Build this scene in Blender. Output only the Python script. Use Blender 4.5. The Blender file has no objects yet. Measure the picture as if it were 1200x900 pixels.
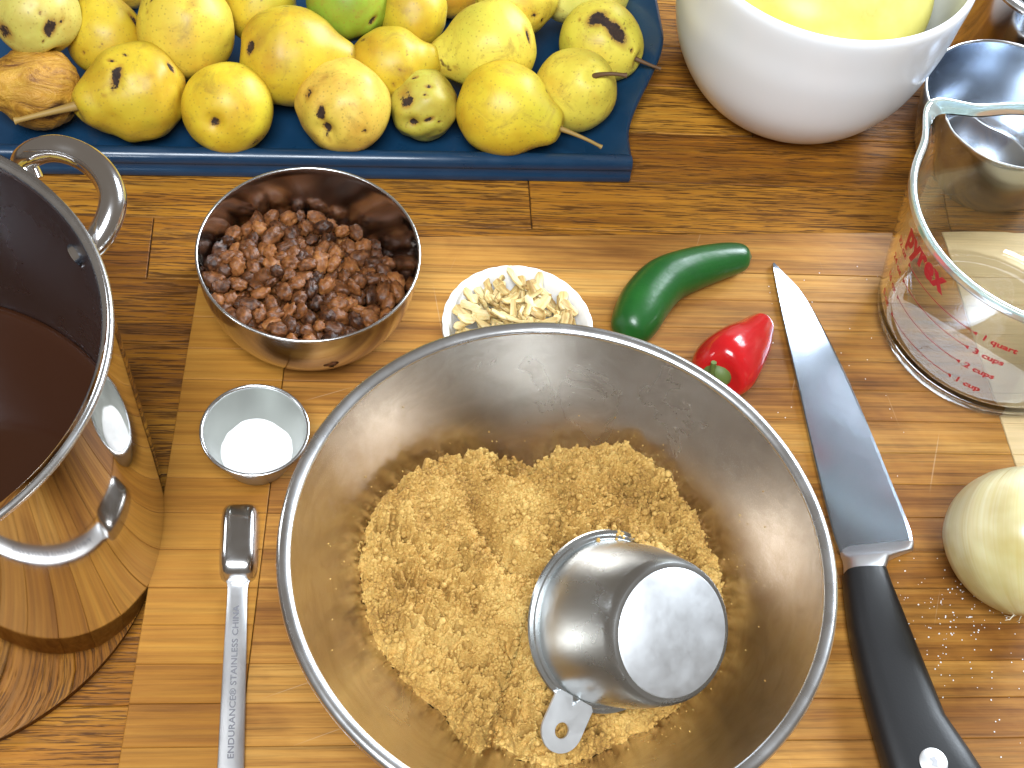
import bpy, bmesh, math, random
import numpy as np
from mathutils import Vector, Matrix, noise

random.seed(7); RNG = np.random.default_rng(7)
SC = bpy.context.scene
COL = SC.collection
PI = math.pi

# ------------------------------------------------------------------ camera
CAM_H = 0.70
FPX, PITCH, ROLL = 1667.0, math.radians(55.74), math.radians(10.54)
RIGHT = Vector((1, 0, 0))
FWD = Vector((0, math.cos(PITCH), -math.sin(PITCH)))
UPV = Vector((0, math.sin(PITCH), math.cos(PITCH)))
EX = RIGHT * math.cos(ROLL) + UPV * math.sin(ROLL)
EY = -RIGHT * math.sin(ROLL) + UPV * math.cos(ROLL)
CAM = Vector((0, 0, CAM_H))
cd = bpy.data.cameras.new("camera"); cam = bpy.data.objects.new("camera", cd); COL.objects.link(cam)
cd.sensor_width = 36; cd.lens = 36 * FPX / 1200; cd.clip_start = 0.01; cd.clip_end = 100
cam.matrix_world = Matrix(((EX.x, EY.x, -FWD.x, 0), (EX.y, EY.y, -FWD.y, 0), (EX.z, EY.z, -FWD.z, CAM_H), (0, 0, 0, 1)))
SC.camera = cam

# ------------------------------------------------------------------ world and lamps
w = bpy.data.worlds.new("World"); SC.world = w; w.use_nodes = True
bg = w.node_tree.nodes["Background"]
bg.inputs[0].default_value = (0.92, 0.78, 0.64, 1); bg.inputs[1].default_value = 0.17

def area(name, loc, target, sx, sy, power, color):
    l = bpy.data.lights.new(name, 'AREA'); l.shape = 'RECTANGLE'; l.size = sx; l.size_y = sy
    l.energy = power; l.color = color
    o = bpy.data.objects.new(name, l); COL.objects.link(o); o.location = loc
    o.rotation_euler = (Vector(target) - Vector(loc)).to_track_quat('-Z', 'Y').to_euler()
    return o
area("window_light", (1.25, 1.95, 1.15), (0.2, 0.5, 0.0), 1.3, 0.8, 80, (0.82, 0.91, 1.0))
area("ceiling_light", (-0.05, -0.45, 1.80), (0.2, 0.45, 0.0), 0.9, 0.7, 54, (0.88, 0.94, 1.0))
SC.view_settings.view_transform = 'Standard'; SC.view_settings.look = 'None'
SC.view_settings.exposure = 0.15; SC.view_settings.gamma = 1.0
SC.render.engine = 'CYCLES'
cy = SC.cycles
cy.max_bounces = 12; cy.glossy_bounces = 6; cy.transmission_bounces = 10; cy.diffuse_bounces = 4
try:
    cy.use_denoising = True; cy.denoiser = 'OPENIMAGEDENOISE'
except Exception:
    pass
cy.sample_clamp_indirect = 6.0

# ------------------------------------------------------------------ helpers
def at(px, py, z):
    """The point at height z that the photograph shows at pixel (px, py)."""
    d = EX * ((px - 600) / FPX) + EY * ((450 - py) / FPX) + FWD
    return CAM + d * ((CAM_H - z) / -d.z)

def tag(o, label=None, cat=None, group=None, kind=None):
    if label: o['label'] = label
    if cat: o['category'] = cat
    if group: o['group'] = group
    if kind: o['kind'] = kind
    return o

def empty(name, loc, rotz=0.0):
    o = bpy.data.objects.new(name, None); COL.objects.link(o)
    o.location = loc; o.rotation_euler = (0, 0, rotz); o.empty_display_size = 0.02
    return o

def mesh_obj(name, verts, faces, mat, parent=None, smooth=True, sharp=None):
    me = bpy.data.meshes.new(name)
    me.from_pydata([tuple(v) for v in verts], [], faces); me.update()
    if smooth:
        me.shade_smooth()
        if sharp: me.set_sharp_from_angle(angle=math.radians(sharp))
    if mat: me.materials.append(mat)
    o = bpy.data.objects.new(name, me); COL.objects.link(o)
    if parent: o.parent = parent
    return o

def catmull(pts, n):
    P = [np.array(p, float) for p in pts]; P = [2 * P[0] - P[1]] + P + [2 * P[-1] - P[-2]]
    out = []
    for i in range(1, len(P) - 2):
        for k in range(n):
            t = k / n; a, b, c, d = P[i - 1:i + 3]
            out.append(.5 * (2 * b + (c - a) * t + (2 * a - 5 * b + 4 * c - d) * t * t + (3 * b - a - 3 * c + d) * t ** 3))
    out.append(P[-2]); return out

def lathe_data(prof, seg=96, closed=False):
    verts, faces, rings = [], [], []
    for r, z in prof:
        if r < 1e-6:
            rings.append([len(verts)]); verts.append((0, 0, z))
        else:
            rings.append(list(range(len(verts), len(verts) + seg)))
            verts += [(r * math.cos(2 * PI * k / seg), r * math.sin(2 * PI * k / seg), z) for k in range(seg)]
    pairs = list(zip(rings[:-1], rings[1:]))
    if closed: pairs.append((rings[-1], rings[0]))
    for a, b in pairs:
        for k in range(seg):
            k2 = (k + 1) % seg
            if len(a) == 1 and len(b) == 1: continue
            if len(a) == 1: faces.append((a[0], b[k2], b[k]))
            elif len(b) == 1: faces.append((a[k], a[k2], b[0]))
            else: faces.append((a[k], a[k2], b[k2], b[k]))
    return verts, faces

def lathe(name, prof, mat, parent=None, seg=96, closed=False, sharp=50):
    v, f = lathe_data(prof, seg, closed)
    return mesh_obj(name, v, f, mat, parent, sharp=sharp)

def tube_data(path, rad, seg=16, caps=True, squash=None):
    P = [Vector(p) for p in path]; n = len(P)
    if not hasattr(rad, '__len__'): rad = [rad] * n
    T = [(P[min(i + 1, n - 1)] - P[max(i - 1, 0)]).normalized() for i in range(n)]
    u = T[0].orthogonal().normalized()
    if squash: u = (Vector(squash) - T[0] * T[0].dot(Vector(squash))).normalized()
    V, F = [], []
    for i in range(n):
        u = (u - T[i] * u.dot(T[i])).normalized(); v = T[i].cross(u)
        for k in range(seg):
            a = 2 * PI * k / seg
            V.append(P[i] + (u * math.cos(a) + v * math.sin(a)) * rad[i])
    for i in range(n - 1):
        for k in range(seg):
            k2 = (k + 1) % seg
            F.append((i * seg + k, i * seg + k2, (i + 1) * seg + k2, (i + 1) * seg + k))
    if caps:
        F.append(tuple(range(seg))[::-1]); F.append(tuple(range((n - 1) * seg, n * seg)))
    return V, F

def tube(name, path, rad, mat, parent=None, seg=16, sharp=60):
    v, f = tube_data(path, rad, seg)
    return mesh_obj(name, v, f, mat, parent, sharp=sharp)

def slab(name, quad, z0, z1, bev, mat, parent):
    """A board piece: a four-sided prism whose top edges are eased; local x lies along the grain."""
    q = [np.array(p, float) for p in quad]; c = sum(q) / 4
    d = q[1] - q[0]; ang = math.atan2(d[1], d[0])
    R = np.array([[math.cos(ang), math.sin(ang)], [-math.sin(ang), math.cos(ang)]])
    l = [R @ (p - c) for p in q]; V = []
    ins = lambda p, b: (p[0] - math.copysign(b, p[0]), p[1] - math.copysign(b, p[1]))
    for p in l: V.append((*p, z0))
    for p in l: V.append((*p, z1 - bev))
    for p in l: V.append((*ins(p, bev), z1))
    F = [(3, 2, 1, 0), (8, 9, 10, 11)]
    for k in range(4):
        j = (k + 1) % 4
        F += [(k, j, 4 + j, 4 + k), (4 + k, 4 + j, 8 + j, 8 + k)]
    o = mesh_obj(name, V, F, mat, parent, smooth=False)
    o.location = (c[0], c[1], 0); o.rotation_euler = (0, 0, ang)
    return o

# ------------------------------------------------------------------ node materials
class NT:
    def __init__(s, name):
        s.m = bpy.data.materials.new(name); s.m.use_nodes = True; s.t = s.m.node_tree; s.n = s.t.nodes
        s.b = s.n['Principled BSDF']
    def node(s, typ, **kw):
        x = s.n.new(typ)
        for k, v in kw.items(): setattr(x, k, v)
        return x
    def link(s, a, b): s.t.links.new(a, b)
    def set(s, **kw):
        for k, v in kw.items():
            i = s.b.inputs[k.replace('_', ' ')]
            i.default_value = (*v, 1) if isinstance(v, tuple) and len(v) == 3 and i.type == 'RGBA' else v
        return s
    def coord(s, kind='Object'):
        return s.node('ShaderNodeTexCoord').outputs[kind]
    def mapping(s, vec, scale=(1, 1, 1), loc=None):
        m = s.node('ShaderNodeMapping'); s.link(vec, m.inputs[0]); m.inputs['Scale'].default_value = scale
        if loc is not None: s.link(loc, m.inputs['Location'])
        return m.outputs[0]
    def noise(s, vec, scale, detail=4, rough=.55, dist=0.0):
        x = s.node('ShaderNodeTexNoise'); s.link(vec, x.inputs['Vector'])
        x.inputs['Scale'].default_value = scale; x.inputs['Detail'].default_value = detail
        x.inputs['Roughness'].default_value = rough; x.inputs['Distortion'].default_value = dist
        return x.outputs['Fac']
    def ramp(s, fac, stops, interp='LINEAR'):
        r = s.node('ShaderNodeValToRGB'); s.link(fac, r.inputs[0]); r.color_ramp.interpolation = interp
        e = r.color_ramp.elements
        while len(e) < len(stops): e.new(.5)
        for i, (p, c) in enumerate(stops):
            e[i].position = p; e[i].color = (*c, 1) if isinstance(c, tuple) else (c, c, c, 1)
        return r.outputs[0]
    def mix(s, fac, a, b, mode='MIX'):
        x = s.node('ShaderNodeMix', data_type='RGBA', blend_type=mode)
        for inp, v in ((x.inputs[0], fac), (x.inputs[6], a), (x.inputs[7], b)):
            if hasattr(v, 'links'): s.link(v, inp)
            elif isinstance(v, tuple): inp.default_value = (*v, 1)
            else: inp.default_value = v
        return x.outputs[2]
    def math(s, op, a, b=0.0, clamp=False):
        x = s.node('ShaderNodeMath', operation=op, use_clamp=clamp)
        for i, v in enumerate((a, b)):
            if hasattr(v, 'links'): s.link(v, x.inputs[i])
            else: x.inputs[i].default_value = v
        return x.outputs[0]
    def rand(s):
        return s.node('ShaderNodeObjectInfo').outputs['Random']
    def rvec(s, k=37.0):
        c = s.node('ShaderNodeCombineXYZ'); r = s.rand()
        for i, f in enumerate((k, k * 1.7, k * .6)): s.link(s.math('MULTIPLY', r, f), c.inputs[i])
        return c.outputs[0]
    def bump(s, h, strength=.3, dist=.001, chain=None):
        b = s.node('ShaderNodeBump'); s.link(h, b.inputs['Height'])
        b.inputs['Strength'].default_value = strength; b.inputs['Distance'].default_value = dist
        if chain: s.link(chain, b.inputs['Normal'])
        s.link(b.outputs[0], s.b.inputs['Normal']); return b.outputs[0]
    def col(s, c): s.link(c, s.b.inputs['Base Color'])

def plain(name, color, rough=.5, **kw):
    m = NT(name); m.set(Base_Color=color, Roughness=rough, **kw); return m.m

def steel(name, color=(.66, .65, .64), r0=.12, r1=.26, aniso=0.0, scale=30, ring=False, bump=0.0):
    m = NT(name); m.set(Base_Color=color, Metallic=1.0)
    c = m.coord(); n = m.noise(c, scale, 5, .6)
    m.link(m.ramp(n, [(.3, r0), (.7, r1)]), m.b.inputs['Roughness'])
    if aniso:
        m.b.inputs['Anisotropic'].default_value = aniso
        t = m.node('ShaderNodeTangent', direction_type='RADIAL', axis='Z'); m.link(t.outputs[0], m.b.inputs['Tangent'])
    if bump:
        m.bump(m.noise(c, scale * 8, 3), bump, .0004)
    return m.m

def wood(name, tones, fibre, pores=0.0, rough=(.32, .5), tone_jit=.5, stain=None, fscale=420, bumpk=.25):
    m = NT(name); c = m.coord(); rv = m.rvec(3.1); r = m.rand()
    v = m.mapping(c, (1, 1, 1), rv)
    grain = m.noise(m.mapping(v, (1.6, 60, 60)), 3.0, 7, .68, .35)
    fine = m.noise(m.mapping(v, (9, fscale, fscale)), 1.0, 5, .75)
    blot = m.noise(m.mapping(v, (.6, 3.0, 3.0)), 10, 4, .6)
    t = m.math('ADD', m.math('MULTIPLY', grain, .62), m.math('MULTIPLY', blot, .38))
    t = m.math('ADD', t, m.math('MULTIPLY', m.math('SUBTRACT', r, .5), tone_jit * .5))
    base = m.ramp(t, [(.28, tones[0]), (.43, tones[1]), (.56, tones[2]), (.72, tones[3])])
    fib = m.ramp(fine, [(.34, 1.0 - fibre), (.5, .9), (.62, 1.0)])
    colr = m.mix(1.0, base, fib, 'MULTIPLY')
    h = fine
    if pores:
        p = m.noise(m.mapping(v, (40, 1050, 1050)), 1.0, 3, .6, .3)
        cl = m.noise(m.mapping(v, (6, 110, 110)), 1.0, 3, .6)
        p = m.math('ADD', p, m.math('MULTIPLY', m.math('SUBTRACT', cl, .5), .35))
        pm = m.ramp(p, [(.515, 0.0), (.575, 1.0)])
        colr = m.mix(m.math('MULTIPLY', pm, pores), colr, tuple(x * .35 for x in tones[0]))
        h = m.math('SUBTRACT', fine, m.math('MULTIPLY', pm, 1.2))
    if stain:
        wc = m.node('ShaderNodeNewGeometry').outputs['Position']
        s = m.noise(m.mapping(wc, (5, 11, 1)), 1.0, 5, .62, .6)
        colr = m.mix(m.math('MULTIPLY', m.ramp(s, [(.44, 0.0), (.64, 1.0)]), .75), colr, m.mix(1.0, colr, stain, 'MULTIPLY'))
        # knife cuts: thin pale scratches, in a few crossing directions
        cuts = None
        for a, sc_, th in ((1.42, 150, .765), (1.9, 230, .775), (.55, 260, .785)):
            rot = m.node('ShaderNodeMapping'); m.link(wc, rot.inputs[0]); rot.inputs['Rotation'].default_value = (0, 0, -a)
            q = m.noise(m.mapping(rot.outputs[0], (9, sc_ * 3, 1)), 1.0, 1, .4)
            q = m.ramp(q, [(th - .02, 0.0), (th + .02, 1.0)])
            cuts = q if cuts is None else m.math('MAXIMUM', cuts, q)
        colr = m.mix(m.math('MULTIPLY', cuts, .35), colr, (.55, .40, .25))
    m.col(colr)
    m.link(m.ramp(grain, [(.3, rough[1]), (.7, rough[0])]), m.b.inputs['Roughness'])
    m.bump(h, bumpk, .0006); m.b.inputs['Specular IOR Level'].default_value = .3
    return m.m

M = {}
M['oak'] = wood('oiled_oak', [(.19, .062, .006), (.33, .124, .011), (.45, .190, .018), (.57, .275, .034)], .5, pores=.85, rough=(.42, .6), tone_jit=.5, fscale=300, bumpk=.4)
M['board_dark'] = wood('worn_board_wood', [(.17, .058, .009), (.34, .142, .023), (.49, .235, .045), (.60, .335, .085)], .5, rough=(.42, .6), tone_jit=.5, stain=(.46, .36, .32), bumpk=.25)
M['board_pale'] = wood('pale_board_wood', [(.20, .070, .008), (.32, .130, .016), (.40, .180, .026), (.48, .245, .045)], .28, rough=(.4, .55), tone_jit=.25, bumpk=.2)
M['cream'] = wood('cream_board_wood', [(.5, .34, .15), (.62, .45, .22), (.68, .5, .26), (.74, .57, .32)], .15, tone_jit=.2, bumpk=.1)
M['slab'] = plain('dark_glue_line', (.035, .014, .006), .7)
m = NT('brushed_bowl_steel'); m.set(Base_Color=(.62, .565, .50), Metallic=1.0, Anisotropic=.2)
t = m.node('ShaderNodeTangent', direction_type='RADIAL', axis='Z'); m.link(t.outputs[0], m.b.inputs['Tangent'])
c = m.coord(); sm = m.noise(c, 26, 6, .65, 1.0); sm2 = m.noise(c, 7, 4, .6)
m.link(m.ramp(m.math('ADD', m.math('MULTIPLY', sm, .6), m.math('MULTIPLY', sm2, .4)), [(.34, .21), (.66, .29)]), m.b.inputs['Roughness'])
m.col(m.ramp(m.noise(m.mapping(c, (1, 1, 2.5)), 34, 6, .7, 1.6), [(.30, (.50, .44, .375)), (.60, (.62, .565, .50))]))
m.bump(m.noise(m.mapping(c, (1, 1, 6)), 900, 3), .06, .0002); M['bowl_steel'] = m.m
M['rim_steel'] = steel('polished_rim_steel', (.80, .81, .82), .2, .32)
M['small_steel'] = steel('small_bowl_steel', (.6, .57, .55), .1, .2, .3, 26)
M['mirror'] = steel('polished_pot_steel', (.66, .63, .6), .03, .07)
M['pot_in'] = steel('satin_pot_lining', (.44, .46, .50), .2, .32, .3, 12)
M['cup_steel'] = steel('scuffed_cup_steel', (.64, .66, .66), .24, .32, 0, 25, bump=.04)
M['disc_steel'] = steel('worn_base_steel', (.80, .82, .84), .45, .6, 0, 60)
M['satin'] = steel('satin_handle_steel', (.78, .79, .81), .36, .46, 0, 60)
M['salt_steel'] = steel('dull_cup_steel', (.40, .41, .38), .3, .44, 0, 60)
M['blade'] = steel('blade_steel', (.44, .49, .57), .16, .22, 0, 14)
M['spoon'] = steel('spoon_steel', (.62, .62, .62), .16, .26, 0, 80)
M['blue_steel'] = steel('blue_grey_steel', (.5, .55, .62), .14, .26, .5, 30)
M['engrave'] = plain('engraved_letters', (.17, .17, .19), .5)
M['print_red'] = plain('red_print', (.55, .012, .02), .45)
M['white_glass'] = plain('white_opal_glass', (.86, .88, .90), .2)
M['porcelain'] = plain('white_porcelain', (.84, .83, .80), .15)
M['handle'] = NT('black_handle_plastic'); M['handle'].set(Base_Color=(.012, .012, .013), Roughness=.38)
M['handle'].bump(M['handle'].noise(M['handle'].coord(), 900, 2), .12, .0003); M['handle'] = M['handle'].m
M['chrome'] = steel('chrome_handle', (.84, .84, .85), .1, .18, 0, 30)
M['emblem'] = steel('emblem_steel', (.78, .78, .78), .4, .5)
M['emblem_dark'] = steel('emblem_mark_steel', (.5, .5, .52), .4, .5)
M['stem'] = plain('brown_pear_stem', (.12, .06, .022), .65)
M['stem_green'] = plain('green_pepper_stem', (.11, .16, .035), .55)
M['yellow_stem'] = plain('ochre_pear_stem', (.32, .20, .05), .6)
M['calyx'] = plain('dry_calyx', (.03, .016, .008), .8)
M['black'] = plain('black_lining', (.012, .012, .014), .35)

g = NT('clear_glass'); g.set(Base_Color=(.985, .997, .992), Roughness=.0, IOR=1.46, Transmission_Weight=1.0); M['glass'] = g.m
g = NT('teal_glass_edge'); g.set(Base_Color=(.78, .95, .93), Roughness=.04, IOR=1.46, Transmission_Weight=.75); M['rim_glass'] = g.m

m = NT('blue_tray_enamel'); m.set(Roughness=.3, Coat_Weight=.25)
n = m.noise(m.coord(), 60, 4); m.col(m.mix(n, (.004, .028, .068), (.007, .043, .100)))
m.link(m.ramp(n, [(.3, .26), (.7, .42)]), m.b.inputs['Roughness']); m.bump(m.noise(m.coord(), 420, 2), .08, .0004); M['tray'] = m.m

m = NT('dark_broth'); m.set(Base_Color=(.034, .011, .0045), Roughness=.08)
m.bump(m.noise(m.coord(), 22, 2), .04, .002); M['broth'] = m.m

m = NT('pear_skin'); m.set(Roughness=.48, Subsurface_Weight=.06, Subsurface_Scale=.01)
c = m.mapping(m.coord(), (1, 1, 1), m.rvec(5.3)); oi = m.node('ShaderNodeObjectInfo').outputs['Color']
a1 = m.noise(c, 34, 5, .6); ochre = m.mix(1.0, oi, (.80, .56, .42), 'MULTIPLY')
b1 = m.mix(m.ramp(a1, [(.42, 0.0), (.72, .85)]), oi, ochre)
gr = m.noise(c, 20, 3, .5); b1 = m.mix(m.ramp(gr, [(.48, 0.0), (.75, .55)]), b1, (.40, .42, .035))
ru = m.noise(c, 46, 7, .75, .8); b1 = m.mix(m.ramp(ru, [(.53, 0.0), (.68, .6)]), b1, (.34, .20, .03))
sp = m.node('ShaderNodeTexVoronoi'); m.link(c, sp.inputs['Vector']); sp.inputs['Scale'].default_value = 330
rs = m.ramp(sp.outputs['Distance'], [(.12, .5), (.26, 0.0)]); b1 = m.mix(rs, b1, (.30, .19, .03))
sp2 = m.noise(c, 95, 3, .5); b1 = m.mix(m.ramp(sp2, [(.70, 0.0), (.76, .85)]), b1, (.10, .045, .012))
at_ = m.node('ShaderNodeAttribute', attribute_name='mark'); mk = at_.outputs['Fac']
halo = m.ramp(m.math('ADD', mk, m.math('MULTIPLY', m.math('SUBTRACT', m.noise(c, 70, 4), .5), .5)), [(.22, 0.0), (.6, .8)]); b1 = m.mix(halo, b1, (.33, .15, .02))
core = m.ramp(m.math('ADD', mk, m.math('MULTIPLY', m.math('SUBTRACT', m.noise(m.mapping(c, (1, 1, .6)), 210, 7, .8), .5), 1.7)), [(.53, 0.0), (.64, 1.0)])
b1 = m.mix(core, b1, m.ramp(m.noise(c, 260, 3), [(.3, (.012, .006, .005)), (.7, (.045, .020, .010))])); m.col(b1)
m.link(m.math('ADD', m.math('MULTIPLY', core, .35), .47), m.b.inputs['Roughness'])
m.bump(m.math('ADD', m.math('MULTIPLY', m.noise(c, 90, 4), .25), m.math('MULTIPLY', m.math('MULTIPLY', core, m.noise(c, 300, 3)), 1.0)), .35, .0015); M['pear'] = m.m

m = NT('shrivelled_pear_skin'); m.set(Roughness=.5)
c = m.coord(); wv = m.noise(m.mapping(c, (1, 1, .35)), 75, 6, .7, 1.5)
b1 = m.ramp(wv, [(.32, (.16, .055, .01)), (.47, (.48, .23, .025)), (.7, (.66, .38, .05))])
mk = m.node('ShaderNodeAttribute', attribute_name='mark').outputs['Fac']
b1 = m.mix(m.ramp(mk, [(.3, 0.0), (.6, .9)]), b1, (.06, .022, .008)); m.col(b1)
m.bump(wv, .9, .004); M['shrivel'] = m.m

m = NT('large_fruit_skin'); m.set(Roughness=.38)
c = m.coord(); n = m.ramp(m.noise(c, 12, 5, .6), [(.3, (.47, .41, .04)), (.55, (.60, .54, .12)), (.8, (.70, .65, .27))])
m.col(m.mix(m.ramp(m.noise(c, 110, 5, .7), [(.6, 0.0), (.74, .5)]), n, (.48, .38, .06))); m.bump(m.noise(c, 60, 3), .08, .002)
M['fruit'] = m.m

m = NT('raisin_skin'); m.set(Roughness=.40, Subsurface_Weight=.2, Subsurface_Scale=.002); m.b.inputs['Specular IOR Level'].default_value = .35
c = m.mapping(m.coord(), (1, 1, 1), m.rvec(2.0)); n = m.noise(c, 320, 4, .6)
tone = m.math('ADD', m.math('MULTIPLY', n, .7), m.math('MULTIPLY', m.rand(), .35))
m.col(m.ramp(tone, [(.3, (.026, .009, .004)), (.48, (.100, .034, .010)), (.68, (.24, .088, .024)), (.88, (.40, .175, .048))]))
m.bump(m.noise(m.mapping(c, (.5, 1, 1)), 620, 4, .65), .6, .0008); M['raisin'] = m.m

m = NT('ginger_flesh'); m.set(Roughness=.5, Subsurface_Weight=.12, Subsurface_Scale=.004)
c = m.mapping(m.coord(), (1, 1, 1), m.rvec(2.0)); n = m.noise(m.mapping(c, (60, 420, 420)), 1.0, 4)
t = m.math('ADD', n, m.math('MULTIPLY', m.math('SUBTRACT', m.rand(), .5), .3))
m.col(m.ramp(t, [(.28, (.36, .22, .07)), (.5, (.66, .49, .20)), (.75, (.78, .65, .36))])); m.bump(n, .5, .0006); M['ginger'] = m.m

m = NT('brown_sugar_grains'); m.set(Roughness=.75, Subsurface_Weight=.1, Subsurface_Scale=.003)
c = m.coord(); n = m.noise(c, 900, 3, .7); n2 = m.noise(c, 38, 4, .6)
t = m.math('ADD', m.math('MULTIPLY', n, .5), m.math('MULTIPLY', n2, .5))
m.col(m.ramp(t, [(.32, (.17, .075, .013)), (.48, (.46, .265, .060)), (.66, (.70, .48, .155))]))
m.bump(m.noise(c, 1500, 2), .5, .0006); M['sugar'] = m.m

m = NT('white_salt'); m.set(Base_Color=(.86, .87, .88), Roughness=.7); m.bump(m.noise(m.coord(), 600, 3), .25, .0008); M['salt'] = m.m

m = NT('green_chilli_skin'); m.set(Roughness=.34, Coat_Weight=.2, Coat_Roughness=.2)
n = m.noise(m.coord(), 40, 4); m.col(m.mix(n, (.004, .050, .010), (.014, .115, .014))); m.bump(m.noise(m.mapping(m.coord(), (1, 1.6, 1)), 150, 5, .65), .18, .0012); M['green'] = m.m
m = NT('red_pepper_skin'); m.set(Roughness=.2, Coat_Weight=.4, Coat_Roughness=.1)
n = m.noise(m.coord(), 30, 3); m.col(m.mix(n, (.42, .006, .010), (.58, .014, .014))); m.bump(m.noise(m.coord(), 110, 5, .6), .14, .0015); M['red'] = m.m

m = NT('onion_skin'); m.set(Roughness=.34, Coat_Weight=.35, Coat_Roughness=.22, Subsurface_Weight=.1, Subsurface_Scale=.01)
c = m.coord(); sep = m.node('ShaderNodeSeparateXYZ'); m.link(c, sep.inputs[0])
ang = m.math('ARCTAN2', sep.outputs[1], sep.outputs[0]); cx = m.node('ShaderNodeCombineXYZ')
m.link(m.math('MULTIPLY', ang, 1.6), cx.inputs[0]); m.link(m.math('MULTIPLY', sep.outputs[2], 14), cx.inputs[1])
st = m.noise(m.mapping(cx.outputs[0], (8, .5, 1)), 1.4, 4, .55, .5)
b1 = m.ramp(st, [(.27, (.56, .40, .14)), (.34, (.70, .61, .32)), (.60, (.77, .71, .46)), (.8, (.74, .67, .38))])
bl = m.noise(c, 14, 4, .6); b1 = m.mix(m.ramp(bl, [(.46, 0.0), (.66, .75)]), b1, (.46, .29, .075))
b1 = m.mix(m.ramp(m.noise(c, 9, 2), [(.46, 0.0), (.68, .5)]), b1, (.52, .50, .17)); m.col(b1); m.bump(st, .15, .001); M['onion'] = m.m
M['root'] = plain('onion_root', (.72, .66, .5), .7)

# ------------------------------------------------------------------ countertop
YAW = math.radians(11.5)
GU = np.array([math.cos(YAW), math.sin(YAW)]); GV = np.array([-math.sin(YAW), math.cos(YAW)])
counter = empty('countertop', (0, 0, 0)); tag(counter, 'oiled oak butcher block worktop of narrow staves under everything', 'worktop', None, 'structure')
def ctr_quad(u0, u1, v0, v1, parent, name, mat, z0, z1, bev):
    slab(name, [GU * u + GV * v for u, v in ((u0, v0), (u1, v0), (u1, v1), (u0, v1))], z0, z1, bev, mat, parent)
base = mesh_obj('core', [(-2, -1, -.04), (2, -1, -.04), (2, 2, -.04), (-2, 2, -.04), (-2, -1, -.0025), (2, -1, -.0025), (2, 2, -.0025), (-2, 2, -.0025)],
                [(3, 2, 1, 0), (4, 5, 6, 7), (0, 1, 5, 4), (1, 2, 6, 5), (2, 3, 7, 6), (3, 0, 4, 7)], M['slab'], counter, smooth=False)
v = -.14; row = 0; rr = random.Random(3)
while v < 1.35:
    wd = rr.uniform(.040, .050); u = -.75 - rr.uniform(0, .3)
    while u < .95:
        ln = rr.uniform(.28, .6)
        ctr_quad(u + .0003, min(u + ln, 1.0) - .0003, v + .0002, v + wd - .0002, counter, 'stave', M['oak'], -.03, rr.uniform(-.0003, .0002), .0005)
        u += ln
    v += wd; row += 1

# ------------------------------------------------------------------ chopping board
ZB = .018
board = empty('chopping_board', (0, 0, 0)); tag(board, 'large laminated wooden chopping board with paler ends, lying under the bowls and knife', 'chopping board')
P2 = lambda px, py: np.array(at(px, py, ZB)[:2])
LA, LB = P2(230, 345), P2(138, 898); TA, TB = P2(490, 277), P2(1040, 272); RA, RB = P2(1153, 430), P2(1190, 544)
def xline(a, b, c, d):
    r = b - a; s = d - c; t = ((c - a)[0] * s[1] - (c - a)[1] * s[0]) / (r[0] * s[1] - r[1] * s[0]); return a + r * t
tl = xline(LA, LB, TA, TB); lu = (LB - LA) / np.linalg.norm(LB - LA); ru = (RB - RA) / np.linalg.norm(RB - RA)
perpL = np.array([-lu[1], lu[0]]);  perpL = perpL if perpL[0] > 0 else -perpL
def offs(a, d): return a + perpL * d
lines = [(LA, LB), (offs(LA, .056), offs(LB, .056)), (RA, RB), (RA + np.array([.075, .02]), RB + np.array([.075, .02]))]
v0 = float(tl @ GV); rr = random.Random(11); vs = [v0 - .004 + .03]; v = v0 - .0155
while v > v0 - .52:
    vs.append(v); v -= rr.uniform(.0205, .0225)
mats = [M['board_pale'], M['board_dark'], M['cream']]
for i in range(len(vs) - 1):
    for s in range(3):
        a, b = lines[s], lines[s + 1]
        lo = (GV * vs[i + 1], GV * vs[i + 1] + GU); hi = (GV * vs[i], GV * vs[i] + GU)
        if i == 0: hi = (TA, TB)
        q = [xline(*a, *lo), xline(*b, *lo), xline(*b, *hi), xline(*a, *hi)]
        sh = GU * .0002
        cuts = [0.0, 1.0]
        if s == 1:
            cuts = [0.0] + ([rr.uniform(.25, .75)] if rr.random() < .12 else []) + [1.0]
        for k in range(len(cuts) - 1):
            t0, t1 = cuts[k], cuts[k + 1]
            qq = [q[0] + (q[1] - q[0]) * t0 + sh, q[0] + (q[1] - q[0]) * t1 - sh, q[3] + (q[2] - q[3]) * t1 - sh - GV * .0002, q[3] + (q[2] - q[3]) * t0 + sh - GV * .0002]
            slab('strip', qq, .0, ZB - rr.uniform(0, .0002), .0004, mats[s], board)

# ------------------------------------------------------------------ big mixing bowl
BIG = Vector((.0626 * (CAM_H - .118), .5354 * (CAM_H - .118), ZB)); BR = .224 * (CAM_H - .118)
def bowl_z(r):
    """Height of the bowl's inside above the board at radius r."""
    return .0025 + .0965 * (max(0.0, r - .042) / (BR - .045)) ** 1.65
bowl = empty('mixing_bowl', BIG); tag(bowl, 'large stainless steel mixing bowl holding the brown sugar', 'bowl')
rs = [.0, .02, .036, .042] + [.042 + (BR - .0455) * (k / 26) for k in range(1, 27)]
rs = [min(r, BR - .004) for r in rs]
prof_in = [(r, bowl_z(r)) for r in rs]; prof_out = [(r + .0008 if r > 0 else 0, max(0, z - .0016)) for r, z in prof_in]
lathe('body', prof_out + prof_in[::-1], M['bowl_steel'], bowl, 160, sharp=40)
zr = bowl_z(BR - .004)
rim = [(BR - .0062, zr - .0012), (BR - .0068, zr + .0002), (BR - .0055, zr + .0016), (BR - .0025, zr + .0023), (BR - .0004, zr + .0012), (BR, zr - .0008), (BR - .0004, zr - .0026), (BR - .0016, zr - .0034), (BR - .003, zr - .0026)]
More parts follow.
